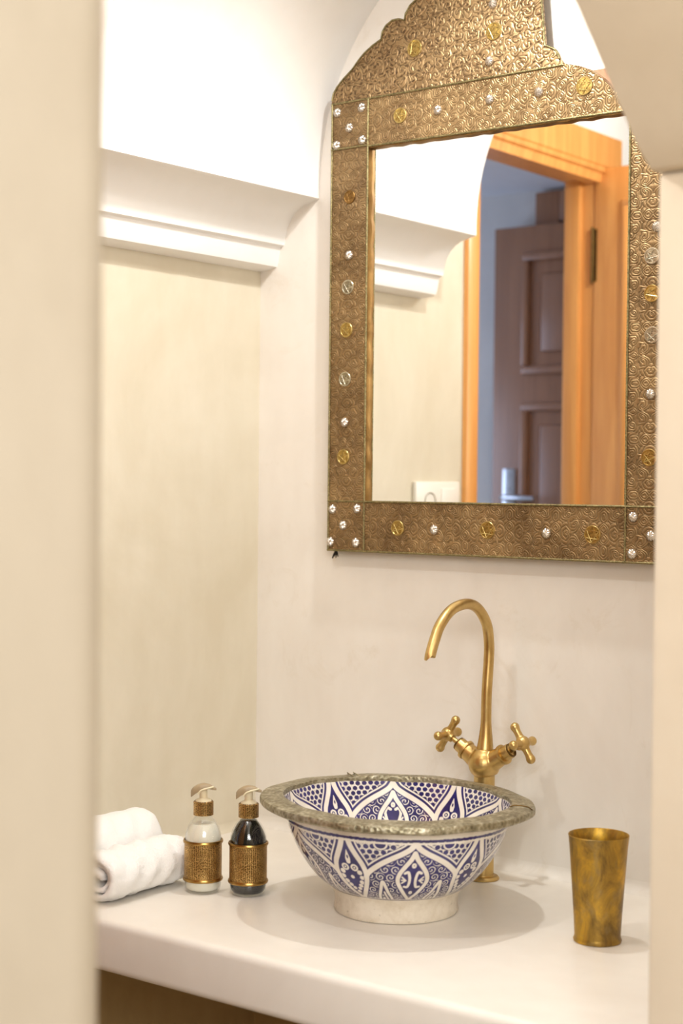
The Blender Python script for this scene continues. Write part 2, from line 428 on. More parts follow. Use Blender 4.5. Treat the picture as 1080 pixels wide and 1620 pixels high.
# door in the left wall, seen in the mirror
def door_1():
    D = struct(empty('door_1', (0, -1.0, FZ)))
    L = lambda o: (setattr(o, 'matrix_parent_inverse', D.matrix_world.inverted()), o)[1]
    D.matrix_world.translation = (0, -1.0, FZ)
    inv = Matrix.Translation((0, 1.0, -FZ))
    def part(o, par=D):
        o.parent = par
        if par is D: o.matrix_parent_inverse = inv
        return o
    def jamb(a, b):
        y0, y1 = min(a, b), max(a, b)
        bm = bmesh.new()
        add_box(bm, -.09, -.048, y0, y1, FZ, 1.362, .003)
        far = y1 < -1.2
        add_box(bm, -.0482, .012 if not far else -.014, y0, y1-(0 if not far else .0), FZ, 1.362, .003)
        if far:
            for v in bm.verts:
                if v.co.x > -.0485 and v.co.y > -1.3: v.co.y = -1.296
        return from_bm('door_jamb', bm, 'honey', None, True, 40)
    part(jamb(-.750, -.706)); part(jamb(-1.281, -1.371))
    bm = bmesh.new()
    prof = [(-.09, 1.360), (-.03, 1.360), (-.03, 1.352), (.004, 1.352), (.008, 1.372), (.016, 1.376), (.016, 1.386), (.020, 1.390), (.020, 1.462), (.012, 1.466), (-.09, 1.466)]
    add_prism(bm, prof, 1, -1.368, -.70)
    bmesh.ops.triangulate(bm, faces=[f for f in bm.faces if len(f.verts) > 4])
    part(from_bm('door_lintel', bm, 'honey', None))
    leaf = part(box('door_leaf', -.0125, .50, -1.328, -1.292, FZ+.01, 1.386, 'honey', bev=.003))
    for z0, z1 in ((.42, 1.306), (-.72, .30)):
        bm = bmesh.new()
        x0, x1, w = .068, .43, .016
        for a in ((x0, x1, z1-w, z1), (x0, x1, z0, z0+w), (x0, x0+w, z0+w, z1-w), (x1-w, x1, z0+w, z1-w)):
            add_box(bm, a[0], a[1], -1.2915, -1.282, a[2], a[3], .003)
        add_box(bm, x0+.05, x1-.05, -1.2915, -1.286, z0+.05, z1-.05, .005)
        o = from_bm('door_panel', bm, 'honey', None, True, 40); o.parent = leaf
    for z in (1.11, .15):
        bm = bmesh.new()
        add_tube(bm, [(-.0150, -1.2895, z), (-.0150, -1.2895, z+.135)], .0036, 12)
        add_box(bm, -.0165, -.004, -1.2945, -1.2914, z+.004, z+.131)
        part(from_bm('door_hinge', bm, 'faucet_dark', None, True, 40))
door_1()

# hall beyond the door
struct(box('wall_hall_far', -2.2, -.1, -1.82, -1.72, FZ, 1.45, 'hall_wall'))
struct(box('wall_hall_side', -2.2, -2.1, -1.72, -.2, FZ, 1.45, 'hall_wall'))
struct(box('wall_hall_near', -2.2, -.1, -.3, -.2, FZ, 1.45, 'hall_wall'))
struct(box('ceiling_hall', -2.2, -.1, -1.82, -.2, 1.44, 1.5, 'hall_ceiling'))
def door_2():
    D = struct(empty('door_2', (-.3, -1.7, FZ)))
    inv = Matrix.Translation((.3, 1.7, -FZ))
    def part(o, par=D):
        o.parent = par
        if par is D: o.matrix_parent_inverse = inv
        return o
    part(box('door_casing', -.42, -.345, -1.72, -1.695, FZ, 1.43, 'brown', bev=.004))
    part(box('door_casing', -.345, -.105, -1.72, -1.695, 1.345, 1.43, 'brown', bev=.004))
    lf = part(box('door_leaf', -.525, -.105, -1.69, -1.655, FZ+.01, 1.333, 'brown', bev=.003))
    for z0, z1 in ((.925, 1.258), (.10, .845), (-.72, .0)):
        bm = bmesh.new()
        x0, x1, w = -.43, -.15, .022
        for a in ((x0, x1, z1-w, z1), (x0, x1, z0, z0+w), (x0, x0+w, z0+w, z1-w), (x1-w, x1, z0+w, z1-w)):
            add_box(bm, a[0], a[1], -1.6555, -1.642, a[2], a[3], .005)
        add_box(bm, x0+.06, x1-.06, -1.6555, -1.648, z0+.06, z1-.06, .006)
        o = from_bm('door_panel', bm, 'brown', None, True, 40); o.parent = lf
    pl = box('handle_plate', -.487, -.447, -1.655, -1.650, .47, .665, 'steel', lf, bev=.002)
    bm = bmesh.new()
    add_tube(bm, [(-.467, -1.651, .585), (-.467, -1.615, .585), (-.455, -1.607, .585), (-.36, -1.607, .582)], .008, 12)
    o = from_bm('door_handle', bm, 'steel', None, True, 60); o.parent = lf
door_2()

# ------------------------------------------------------------------ vanity counter
def counter():
    bm = bmesh.new()
    add_box(bm, -.002, XR, -.627, .002, -.076, 0)
    es = [e for e in bm.edges if all(v.co.y < -.6 for v in e.verts) and abs(e.verts[0].co.x-e.verts[1].co.x) > .5]
    bmesh.ops.bevel(bm, geom=es, offset=.012, segments=5, affect='EDGES', profile=.5)
    o = from_bm('vanity_counter', bm, 'counter', None, True, 35)
    return tag(o, 'cream plastered counter slab with a rounded front edge under the painted bowl', 'counter')
counter()
# plaster fillet where the counter meets the walls
def fillet():
    bm = bmesh.new()
    R = .018
    pts = [(0, 0)]+[(R-R*math.sin(a), R-R*math.cos(a)) for a in np.linspace(0, PI/2, 7)]
    add_prism(bm, [(-p[0], p[1]) for p in pts], 0, 0, XR)
    return from_bm('trim_4', bm, 'cream', None, True, 50)
struct(fillet())
def fillet2():
    bm = bmesh.new()
    R = .014
    pts = [(0, 0)]+[(R-R*math.sin(a), R-R*math.cos(a)) for a in np.linspace(0, PI/2, 7)]
    add_prism(bm, pts, 1, -.62, 0)
    return from_bm('trim_5', bm, 'cream_left', None, True, 50)
struct(fillet2())

# ------------------------------------------------------------------ painted bowl
def seg_dist(X, Y, P):
    D = np.full(X.shape, 1e9)
    for (x0, y0), (x1, y1) in zip(P, P[1:]):
        dx, dy = x1-x0, y1-y0
        t = np.clip(((X-x0)*dx+(Y-y0)*dy)/(dx*dx+dy*dy+1e-12), 0, 1)
        D = np.minimum(D, np.hypot(X-x0-t*dx, Y-y0-t*dy))
    return D
def ornament(inner):
    """half period of the painted design: columns 0..36 degrees from the arch axis, rows bottom to top; 1 = white, 0 = cobalt"""
    NA, NV = 560, 720
    KX, H = 2.45, 122.0
    a = np.linspace(0, 36, NA)[None, :]; v = np.linspace(0, 1, NV)[:, None]
    A = np.broadcast_to(a, (NV, NA)); Vv = np.broadcast_to(v, (NV, NA))
    X = A*KX; Y = Vv*H
    px = .22
    def aa(d): return np.clip(.5-d/(2*px), 0, 1)          # 1 inside d<0
    def put(img, m, val): return img*(1-m)+val*m
    mm = lambda pts: [(p[0]*KX, p[1]*H) for p in spline(pts, 10)]
    top = .84 if not inner else 1.2
    def inside_half(profile, U):                           # profile (halfwidth deg, v) -> signed distance-like
        pv = np.array([p[1] for p in profile]); pw = np.array([p[0] for p in profile])
        w = np.interp(v, pv, pw)
        return U-np.broadcast_to(w, U.shape)
    sp = lambda pts: [(max(p[0], 0), p[1]) for p in spline(pts, 8)]
    Bp = sp([(0, .0), (1.6, .06), (5, .18), (8.2, .33), (9.2, .46), (8.0, .58), (5.2, .69), (3.0, .78), (1.7, .87), (1.2, 1.0)])
    arch = [(0, .865), (2.2, .80), (6, .745), (11, .69), (17, .62), (22, .545), (25.5, .48), (27.2, .42)]
    Ap = sp([(0, .03), (1.6, .08), (5, .2), (8.0, .33), (8.7, .41), (7.4, .50), (4.4, .595), (1.8, .67), (0, .75)])
    Bline = [((36-w)*KX, h*H) for w, h in Bp]
    Aline = [(w*KX, h*H) for w, h in Ap]
    Rline = mm(arch)
    dB = seg_dist(X, Y, Bline); dA = seg_dist(X, Y, Aline); dR = seg_dist(X, Y, Rline)
    archv = np.interp(a, [p[0] for p in arch], [p[1] for p in arch])
    above = (Vv > archv) & (inside_half(Bp, 36-A) > 0)
    inB = inside_half(Bp, 36-A) < 0
    inA = inside_half(Ap, A) < 0
    img = np.zeros((NV, NA))
    # spirals in the field under the arch
    s = 14.6
    best = np.full(X.shape, 1e9); CX = np.zeros(X.shape); CY = np.zeros(X.shape); SG = np.zeros(X.shape)
    k = 0
    for j in range(-1, 12):
        for i in range(-1, 9):
            cx = (i+.5*(j % 2))*s+2.0; cy = j*s*.866+3.0; k += 1
            d = np.hypot(X-cx, Y-cy); m = d < best
            best = np.where(m, d, best); CX = np.where(m, cx, CX); CY = np.where(m, cy, CY); SG = np.where(m, 1 if (i+j) % 2 else -1, SG)
    th = np.arctan2(Y-CY, X-CX)*SG
    fr = (best/4.3-th/(2*PI)+.2) % 1.0
    line = np.abs(fr-.5)*4.3-.62
    field = aa(line)*aa(best-7.1)
    img = np.maximum(img, field)
    # drop-shaped leaf between the two lozenges
    drop = [(12.0, -.02), (13.0, .08), (15.0, .2), (17.6, .37), (19.6, .24), (21.4, .1), (21.8, -.02)]
    dl = mm(drop); dD = seg_dist(X, Y, dl)
    lo = np.interp(v, [-.02, .08, .2, .37], [12, 13, 15, 17.6]); hi = np.interp(v, [-.02, .1, .24, .37], [21.8, 21.4, 19.6, 17.6])
    inD = (A > lo) & (A < hi) & (Vv < .37)
    img = np.where(inD, 0, img)
    lf = seg_dist(X, Y, mm([(15.2, .02), (16.4, .10), (17.4, .2)]))-1.6
    lf = np.minimum(lf, np.hypot(X-18.6*KX, Y-.06*H)-2.6); lf = np.minimum(lf, np.hypot(X-18.9*KX, Y-.13*H)-1.8)
    img = np.where(inD, np.maximum(img, aa(lf)), img)
    img = put(img, aa(dD-4.2), 0.0); img = put(img, aa(dD-2.5), 1.0)
    # spandrel: cobalt dots and fine scribble on white
    sx = 8.8; best2 = np.full(X.shape, 1e9)
    for j in range(0, 18):
        for i in range(-1, 12):
            cx = (i+.5*(j % 2))*sx+rng.uniform(-.7, .7); cy = j*sx*.8+rng.uniform(-.7, .7)
            best2 = np.minimum(best2, np.hypot((X-cx), (Y-cy)*1.05))
    scr = np.abs(np.sin(X*1.15+2.2*np.sin(Y*.75))*np.sin(Y*1.2+2.0*np.sin(X*.8+1)))-.17
    spd = np.ones_like(img)
    spd = put(spd, aa(scr*2.0), .25)
    spd = put(spd, aa(best2-4.15), 1.0)
    spd = put(spd, aa(best2-3.45), 0.0)
    med = np.hypot(X-17.5*KX, (Y-top*H)*1.15) if not inner else np.hypot(X-17.5*KX, Y-1.02*H)
    spd = put(spd, aa(med-9.6), 0.); spd = put(spd, aa(med-8.8), 1.); spd = put(spd, aa(med-6.6), 0.)
    img = np.where(above, spd, img)
    e = np.minimum(dB, dR)
    img = np.where(above, put(img, aa(e-10.0), 0.), img)     # outline pair inside the spandrel
    img = np.where(above, put(img, aa(e-9.2), 1.), img)
    img = np.where(above, put(img, aa(e-7.0), 0.), img)
    # white ribbons with cobalt edges
    under = ~above & ~inB
    img = np.where(under, put(img, aa(dR-5.2), 0.), img)
    img = np.where(under, put(img, aa(dB-5.2), 0.), img)
    img = np.where(inA, 0., img); img = np.where(inB, 0., img)
    img = put(img, aa(dA-5.0)*(~above), 0.)
    img = put(img, aa(dA-3.0)*(~above), 1.0)
    img = put(img, aa(dR-3.6), 1.0); img = put(img, aa(dB-3.6), 1.0)
    # motif of the big lozenge: two facing scrolls, fan leaves and seeds
    mA = inA & (dA > 4.2)
    sc = seg_dist(X, Y, mm([(1.5, .545), (3.3, .56), (4.7, .51), (4.0, .43), (2.6, .36), (2.5, .28), (4.0, .235), (5.2, .26)]))-2.0
    if not inner:
        sc = seg_dist(X, Y, mm([(4.6, .50), (2.9, .515), (1.9, .45), (1.8, .37), (2.8, .30), (4.6, .305)]))-2.0
    fan = np.minimum.reduce([seg_dist(X, Y, mm([(4.0, .40), (6.3, .405+q)]))-1.2 for q in (-.045, 0, .045)])
    sd = np.minimum(np.hypot(X, (Y-.60*H)*.8)-3.2, np.hypot(X, (Y-.2*H)*.8)-3.0)
    mo = np.minimum(np.minimum(sc, fan), sd)
    img = np.where(mA, np.maximum(img, aa(mo)), img)
    img = put(img, aa(np.hypot(X, Y-.60*H)-.7)*mA, 0.); img = put(img, aa(np.hypot(X, Y-.2*H)-.7)*mA, 0.)
    # flower of the narrow lozenge
    mB = inB & (dB > 4.4)
    U = (36-A)*KX
    fl = np.minimum.reduce([np.hypot(U-x, Y-y*H)-r for x, y, r in ((13.0, .47, 3.8), (15.0, .40, 3.6), (12.5, .33, 3.8), (8.6, .275, 3.6), (4.6, .225, 3.4), (0, .165, 3.6), (0, .40, 3.0))])
    sp2 = np.hypot(U-6.8, Y-.53*H)
    fl = np.minimum(fl, np.abs(sp2-4.2)-1.3); fl = np.minimum(fl, sp2-1.5)
    tear = seg_dist(U, Y, [(0, .60*H), (0, .74*H)])-np.interp(Vv, [.6, .64, .74], [3.0, 3.6, .4])
    fl = np.minimum(fl, tear)
    img = np.where(mB, np.maximum(img, aa(fl)), img)
    img = put(img, aa(np.hypot(U, (Y-.66*H)*.45)-1.2)*mB, 0.)
    if not inner:
        def band(lo_, hi_, val):
            nonlocal img
            m = np.clip((Vv-lo_)*NV/2, 0, 1)*np.clip((hi_-Vv)*NV/2, 0, 1); img = put(img, m, val)
        band(-.1, .022, 0.); band(.022, .040, 1.)
        band(.842, .868, 1.); band(.868, .900, 0.); band(.900, 1.1, 1.)
    else:
        m = np.clip((.03-Vv)*60, 0, 1); img = put(img, m, 1.)
    return img
def sample(img, phi, vv):
    """phi: degrees from the arch axis (any), vv 0..1"""
    q = np.abs((phi+36) % 72-36)/36*(img.shape[1]-1); w = np.clip(vv, 0, 1)*(img.shape[0]-1)
    i = np.minimum(q.astype(int), img.shape[1]-2); j = np.minimum(w.astype(int), img.shape[0]-2)
    fx, fy = q-i, w-j
    return (img[j, i]*(1-fx)+img[j, i+1]*fx)*(1-fy)+(img[j+1, i]*(1-fx)+img[j+1, i+1]*fx)*fy

BX, BY = .540, -.314
WR = Vector((.792, .611))                                   # the bowl sags a little towards this side
def sag(x, y, z): return -.022*(x*WR.x+y*WR.y)*(z/.16)
def bowl():
    B = empty('vessel_sink', (BX, BY, 0))
    tag(B, 'blue and white painted ceramic bowl sink with a hammered metal rim', 'sink')
    def revolve(name, prof, nu, nv, par, mat, attr_fn=None):
        pr = np.array(spline(prof, 12)); 
        s = np.r_[0, np.cumsum(np.hypot(*np.diff(pr, axis=0).T))]
        ss = np.linspace(0, s[-1], nv)
        R = np.interp(ss, s, pr[:, 0]); Z = np.interp(ss, s, pr[:, 1])
        th = np.arange(nu)/nu*2*PI
        x = R[:, None]*np.cos(th)[None]; y = R[:, None]*np.sin(th)[None]; z = np.broadcast_to(Z[:, None], x.shape)
        V = np.stack([x, y, z+sag(x, y, z)], -1)
        at = attr_fn(np.degrees(th)[None, :], Z[:, None], (ss/s[-1])[:, None]) if attr_fn else None
        return grid_mesh(name, V, nu, nv, mat, par, True, at)
    io, ii = ornament(False), ornament(True)
    outer = [(.0955, .0365), (.104, .0425), (.117, .053), (.132, .0705), (.1455, .092), (.1555, .114), (.162, .134), (.166, .150)]
    revolve('bowl_wall', outer, 1500, 190, B, 'glaze', lambda ph, z, s: sample(io, ph+45.0+0*s, s+0*ph))
    inner = [(.002, .045), (.04, .046), (.080, .052), (.108, .066), (.132, .090), (.149, .118), (.159, .142), (.1655, .158)]
    o = revolve('bowl_interior', inner, 1300, 210, B, 'glaze', lambda ph, z, s: np.where(s+0*ph > .40, sample(ii, ph-128.0+0*s, .90-(1-s)*1.70+0*ph), 1.0))
    tag(o, 'glossy blue and white painted inside of the bowl')
    o.data.flip_normals()
    foot = [(0, .003), (.080, .003), (.084, 0), (.0885, .001), (.0905, .005), (.0890, .016), (.0905, .027), (.0945, .034), (.0965, .0375)]
    bm = bmesh.new(); add_lathe(bm, foot, 96)
    for v in bm.verts:
        a = math.atan2(v.co.y, v.co.x); k = 1+.006*math.sin(3*a+1)+.004*math.sin(7*a)
        v.co.x *= k; v.co.y *= k
    o = from_bm('foot_ring', bm, 'foot', B, True, 50); tag(o, 'plain white worn foot ring')
    rim = [(.1650, .1575), (.1670, .1510), (.180, .1490), (.194, .1500), (.1975, .1515), (.1990, .1535), (.1990, .1588), (.1978, .1612), (.1940, .1622), (.1800, .1634), (.1690, .1642), (.1655, .1640), (.1648, .1620)]
    bm = bmesh.new(); add_lathe(bm, rim, 144, None, True)
    for v in bm.verts:
        a = math.atan2(v.co.y, v.co.x)
        k = 1+.004*math.sin(2*a+.5)+.003*math.sin(5*a)+.0015*math.sin(17*a)
        v.co.z += .0010*math.sin(3*a+2)+.0006*math.sin(11*a)+sag(v.co.x, v.co.y, v.co.z)
        v.co.x *= k; v.co.y *= k
    rm = from_bm('metal_rim', bm, 'pewter', B, True, 32); tag(rm, 'hammered grey metal rim')
    for ang, kind in ((148, 1), (22, 0)):
        a = math.radians(ang); d = Vector((math.cos(a), math.sin(a), 0)); t = Vector((-d.y, d.x, 0))
        bm = bmesh.new()
        for off in ((-.005, .005) if kind else (0,)):
            pts = [d*q[0]+t*(off+.004*math.sin(i)*kind)+Vector((0, 0, q[1]+.0004+sag(d.x*q[0], d.y*q[0], .16))) for i, q in enumerate(((.165, .163), (.172, .1655), (.182, .1658), (.192, .1647), (.198, .161), (.1995, .155)))]
            add_tube(bm, pts, .0010, 6)
        o = from_bm('rim_seam', bm, 'pewter' if kind else 'faucet_dark', None, True, 60); o.parent = rm
    # drain at the bottom of the bowl
    lathe('drain', [(0, .0462), (.012, .0462), (.014, .0475), (.021, .0475), (.023, .0464)], 'faucet', B, 32)
    return B
bowl()

# ------------------------------------------------------------------ faucet
def faucet():
    FX, FY = .541, -.081
    F = empty('faucet', (FX, FY, 0))
    tag(F, 'aged brass two-handle faucet with a gooseneck spout behind the painted bowl', 'faucet')
    lathe('base_flange', [(0, .0005), (.025, .0005), (.0255, .003), (.023, .006), (.0175, .007), (.0172, .009)], 'faucet', F, 40)
    lathe('pedestal', [(.0165, .006), (.0165, .165), (.0172, .167), (.0172, .172)], 'faucet', F, 40)
    def blob(bm, name, voxel, sm, par=F, mat='faucet'):
        o = from_bm(name, bm, mat, par, True)
        m = o.modifiers.new('remesh', 'REMESH'); m.mode = 'VOXEL'; m.voxel_size = voxel; m.use_smooth_shade = True
        m2 = o.modifiers.new('smooth', 'SMOOTH'); m2.iterations = sm; m2.factor = .6
        return o
    dirs = {}
    bm = bmesh.new()
    add_tube(bm, [(0, 0, .166), (0, 0, .172), (0, 0, .182), (0, -.001, .194), (0, 0, .204)], [.0205, .0238, .0248, .0215, .0145], 28)
    add_ball(bm, (0, -.002, .182), .0245, 24)
    for sx in (-1, 1):
        c30 = math.radians(32); d = Vector((sx*math.cos(c30), 0, math.sin(c30))); dirs[sx] = d
        p0 = Vector((0, 0, .178)); add_tube(bm, [p0, p0+d*.018, p0+d*.040], [.019, .0165, .0140], 24)
    blob(bm, 'valve_body', .0013, 5)
    path = [(0, 0, .198), (0, .002, .215), (0, .003, .235), (0, .004, .290), (0, .009, .345), (0, .009, .372), (0, .001, .402), (0, -.025, .4275), (0, -.058, .4360), (0, -.098, .4290), (0, -.128, .4080), (0, -.144, .3840), (0, -.1555, .3600)]
    sp = spline(path, 8)
    rad = []
    for p in sp:
        z = p[2]; up = p[1] > -.01 and z < .26
        rad.append(.0083+(max(0, min(1, (.250-z)/.045))**1.3*.0048 if up else 0))
    bm = bmesh.new(); rings = add_tube(bm, sp, rad, 24, caps=False)
    # oblique cut at the mouth
    for v in rings[-1]: v.co.z += .9*(v.co.y-sp[-1][1])+.9*max(0, v.co.x)
    bm.faces.new(rings[0][::-1])
    inner = [bm.verts.new(v.co*1.0+(Vector(sp[-1])-v.co)*.22) for v in rings[-1]]
    deep = [bm.verts.new(v.co+Vector(np.array(sp[-4])-np.array(sp[-1]))) for v in inner]
    for k in range(24):
        l = (k+1) % 24
        bm.faces.new((rings[-1][k], rings[-1][l], inner[l], inner[k])); bm.faces.new((inner[k], inner[l], deep[l], deep[k]))
    cap = bm.faces.new(deep)
    me_faces = len(bm.faces)
    s = from_bm('gooseneck_spout', bm, 'faucet', F, True, 50)
    s.data.materials.append(M['dark_hole'])
    n_in = 24*2
    for pl in s.data.polygons:
        c = pl.center
        if pl.index >= me_faces-1-n_in and (pl.index-(me_faces-1-n_in)) % 2 == 1 or pl.index == me_faces-1: pl.material_index = 1
    for sx in (-1, 1):
        d = dirs[sx]; p0 = Vector((0, 0, .178))
        q = d.to_track_quat('Z', 'Y').to_matrix().to_4x4()
        def L(prof, name, mat, n=32, par=F):
            bm = bmesh.new(); add_lathe(bm, prof, n, Matrix.Translation(p0) @ q)
            return from_bm(name, bm, mat, par, True, 35)
        L([(.0142, .038), (.0160, .0385), (.0165, .041), (.0160, .0435), (.0122, .044), (.0118, .055), (.0105, .056), (.0045, .0562)], 'valve_collar', 'faucet')
        H = L([(.0042, .054), (.0042, .070), (.0070, .071), (.0078, .080)], 'handle', 'faucet')
        L([(.0100, .0555), (.0112, .0562), (.0112, .0580), (.0100, .0588)], 'washer', 'faucet_dark', 24)
        hub = p0+d*.082
        e1 = Vector((-d.z*sx, 0, abs(d.x))).normalized() if sx > 0 else Vector((d.z, 0, -d.x)).normalized()
        e2 = Vector((0, 1, 0))
        bm = bmesh.new()
        add_ball(bm, hub, .0115, 20)
        add_tube(bm, [hub-d*.012, hub+d*.002, hub+d*.010], [.0075, .0105, .0045], 20)
        for e in (e1, -e1, e2, -e2):
            add_tube(bm, [hub, hub+e*.012, hub+e*.019, hub+e*.026], [.0090, .0060, .0058, .0068], 16)
            add_ball(bm, hub+e*.0275, .0075, 16)
        o = blob(bm, 'cross_grip', .0011, 4, H)
    return F
faucet()

# ------------------------------------------------------------------ soap dispensers
def dispenser(loc, label, liquid, rz):
    D = empty('soap_dispenser', loc); D.rotation_euler.z = rz
    tag(D, label, 'soap bottle', 'soap dispensers beside the bowl')
    go = [(0, .0006), (.020, .0004), (.0245, .002), (.0268, .007), (.0275, .013), (.0275, .080), (.0268, .088), (.0240, .0975), (.0195, .1060), (.0145, .1115), (.0120, .1145), (.0116, .121)]
    gi = [(.0100, .121), (.0104, .1150), (.0128, .1120), (.0175, .1058), (.0223, .0970), (.0258, .0876), (.0267, .080), (.0267, .013), (.0258, .008), (.0228, .0042), (0, .0042)]
    bm = bmesh.new(); add_lathe(bm, go+gi, 56)
    from_bm('glass_bottle', bm, 'glass', D, True, 60)
    lv = [(0, .0044), (.0226, .0044), (.0256, .0082), (.0265, .013), (.0265, .080), (.0256, .0875)]
    lv += [(.0220, .0968), (.0172, .1056), (.0122, .1120), (0, .1125)] if liquid == 'liquid_dark' else [(.0220, .0968), (.0185, .1035), (0, .1036)]
    lathe('liquid', lv, liquid, D, 48)
    # punched sleeve with its two beads
    z0, z1, r, n = .021, .0775, .0284, 64
    me_v = []; bm = bmesh.new(); uvl = bm.loops.layers.uv.new('UVMap')
    rings = [[bm.verts.new((r*math.cos(2*PI*k/n), r*math.sin(2*PI*k/n), z)) for k in range(n)] for z in (z0, z1)]
    for k in range(n):
        f = bm.faces.new((rings[0][k], rings[0][(k+1) % n], rings[1][(k+1) % n], rings[1][k]))
        for lp, (uu, vv) in zip(f.loops, ((k, 0), (k+1, 0), (k+1, 1), (k, 1))): lp[uvl].uv = (uu/n*2*PI*r*1000, (z0+(z1-z0)*vv)*1000)
    sl = from_bm('metal_sleeve', bm, 'punched', D, True)
    for z in (.0205, .0770):
        lathe('sleeve_bead', [(.0280, z-.0026), (.0298, z-.0022), (.0305, z), (.0298, z+.0022), (.0280, z+.0026)], 'bronze_ring', sl, 48)
    # cap
    z0, z1, r = .1165, .1375, .0152
    bm = bmesh.new(); uvl = bm.loops.layers.uv.new('UVMap')
    prof = [(.0135, z0), (r, z0), (r, z1-.001), (r-.001, z1), (.0125, z1), (.0120, z1-.0016), (.0085, z1-.0016)]
    rr = [[bm.verts.new((a*math.cos(2*PI*k/n), a*math.sin(2*PI*k/n), z)) for k in range(n)] for a, z in prof]
    for (A, B, pa, pb) in zip(rr, rr[1:], prof, prof[1:]):
        for k in range(n):
            f = bm.faces.new((A[k], A[(k+1) % n], B[(k+1) % n], B[k]))
            for lp, (uu, p) in zip(f.loops, ((k, pa), (k+1, pa), (k+1, pb), (k, pb))): lp[uvl].uv = (uu/n*2*PI*r*1000, p[1]*1000+200+p[0]*300)
    from_bm('collar', bm, 'punched', D, True, 40)
    lathe('pump_stem', [(.0125, .1365), (.0118, .1392), (.0085, .1405), (.0062, .1425), (.0060, .155)], 'stem_plastic', D, 32)
    # pump head: an arched spout plate swept along x with a drooping tip
    prof = spline([(-.0190, .0, .1535), (-.0150, .0, .1585), (-.008, .0, .1625), (0, .0, .1642), (.008, .0, .1630), (.0145, .0, .1595), (.0195, .0, .1570)], 5)
    wid = np.interp(np.linspace(0, 1, len(prof)), [0, .12, .4, .65, .9, 1], [.0035, .0060, .0098, .0085, .0035, .0012])
    thk = np.interp(np.linspace(0, 1, len(prof)), [0, .15, .4, .7, 1], [.0105, .0130, .0115, .0056, .0022])
    bm = bmesh.new(); rings = []
    for p, w, h in zip(prof, wid, thk):
        ring = []
        for k in range(16):
            t = 2*PI*k/16; c, s_ = math.cos(t), math.sin(t)
            zz = h*.5*math.copysign(abs(s_)**.6, s_)
            ring.append(bm.verts.new((p[0], w*math.copysign(abs(c)**.75, c), p[2]-h*.5+zz-(abs(c)**2)*.002)))
        rings.append(ring)
    for A, B in zip(rings, rings[1:]):
        for k in range(16): bm.faces.new((A[k], A[(k+1) % 16], B[(k+1) % 16], B[k]))
    bm.faces.new(rings[0][::-1]); bm.faces.new(rings[-1])
    hd = from_bm('pump_head', bm, 'pump', D, True, 50)
    bm = bmesh.new()
    add_tube(bm, spline([(-.007, -.0105, .1500), (-.003, -.0115, .1545), (.003, -.0115, .1572), (.010, -.0085, .1585), (.015, -.003, .1590)], 4), .0014, 8)
    from_bm('pump_lip', bm, 'stem_plastic', hd, True, 60)
    return D
dispenser((.2555, -.4195, 0), 'clear glass pump bottle of milky white soap with a punched bronze sleeve', 'liquid_white', .62)
dispenser((.3185, -.388, 0), 'pump bottle of black soap with a punched bronze sleeve, next to the bowl', 'liquid_dark', .62)

# ------------------------------------------------------------------ brass tumbler
def tumbler():
    prof = [(0, .004), (.0285, .004), (.0300, 0), (.0322, .0005), (.0330, .003), (.0318, .006), (.0312, .009), (.0330, .040), (.0362, .085), (.0395, .130), (.0410, .1435), (.0414, .1452), (.0408, .1460),
            (.0400, .1450), (.0384, .130), (.0350, .085), (.0318, .040), (.0298, .010), (0, .009)]
    bm = bmesh.new(); add_lathe(bm, prof, 72, Matrix.Translation((.8485, -.2735, 0)))
    o = from_bm('brass_tumbler', bm, 'tumbler', None, True, 50)
    tag(o, 'tapered patinated brass tumbler standing alone on the counter', 'cup')
tumbler()

# ------------------------------------------------------------------ rolled towels
def towel(loc, length, rx, rz_, turns, seed, rotz, roty, label):
    r_ = random.Random(seed)
    n = 150; th0 = .0095
    pts = []
    for i in range(n+1):
        t = i/n; a = t*turns*2*PI
        rad = .010+(1-.010/1)*0+t*(rx-.010)
        pts.append(Vector((rad*math.cos(a), rad*math.sin(a)*rz_/rx)))
    m = 26
    bm = bmesh.new(); sec = []
    for j in range(m+1):
        s = j/m; y = -length*s
        endk = min(s, 1-s)*m
        puff = 1-.10*math.exp(-endk*.9)
        row = []
        for side in (1, -1):
            seq = range(n+1) if side == 1 else range(n, -1, -1)
            for i in seq:
                p = pts[i]; q = pts[min(i+1, n)]-pts[max(i-1, 0)]
                nn = Vector((q.y, -q.x)).normalized()
                h = th0*.5*(.94 if endk > 1 else .94-.25*(1-endk))
                nz = .0016*math.sin(9*s*PI+i*.23+seed)+.0012*math.sin(23*s+i*.61)+.0008*r_.uniform(-1, 1)
                w = p*puff+nn*side*h+(nn*nz if side == 1 else Vector((0, 0)))
                shift = .006*math.sin(i/n*turns*PI*1.3+seed)*(1 if endk < 2 else .2)
                row.append(bm.verts.new((w.x, y+shift*(1 if s > .5 else -1)*(endk < 3), w.y)))
        sec.append(row)
    K = len(sec[0])
    for A, B in zip(sec, sec[1:]):
        for k in range(K): bm.faces.new((A[k], A[(k+1) % K], B[(k+1) % K], B[k]))
    for row, fl in ((sec[0], False), (sec[-1], True)):
        for i in range(n):
            q = (row[i], row[i+1], row[K-2-i], row[K-1-i])
            bm.faces.new(q[::-1] if fl else q)
    zmin = min(v.co.z for v in bm.verts)
    for v in bm.verts: v.co.z = max(v.co.z-zmin, .0)
    o = from_bm('rolled_towel', bm, 'terry', None, True)
    o.location = loc; o.rotation_euler = (0, roty, rotz)
    tag(o, label, 'towel', 'rolled white towels')
    return o
towel((.176, -.400, .0005), .175, .046, .0375, 2.6, 3, .06, 0, 'rolled white terry towel lying in front, beside the milky soap bottle')
towel((.066, -.355, .0005), .20, .051, .050, 2.6, 8, .03, 0, 'taller rolled white terry towel behind the other roll, against the wall')

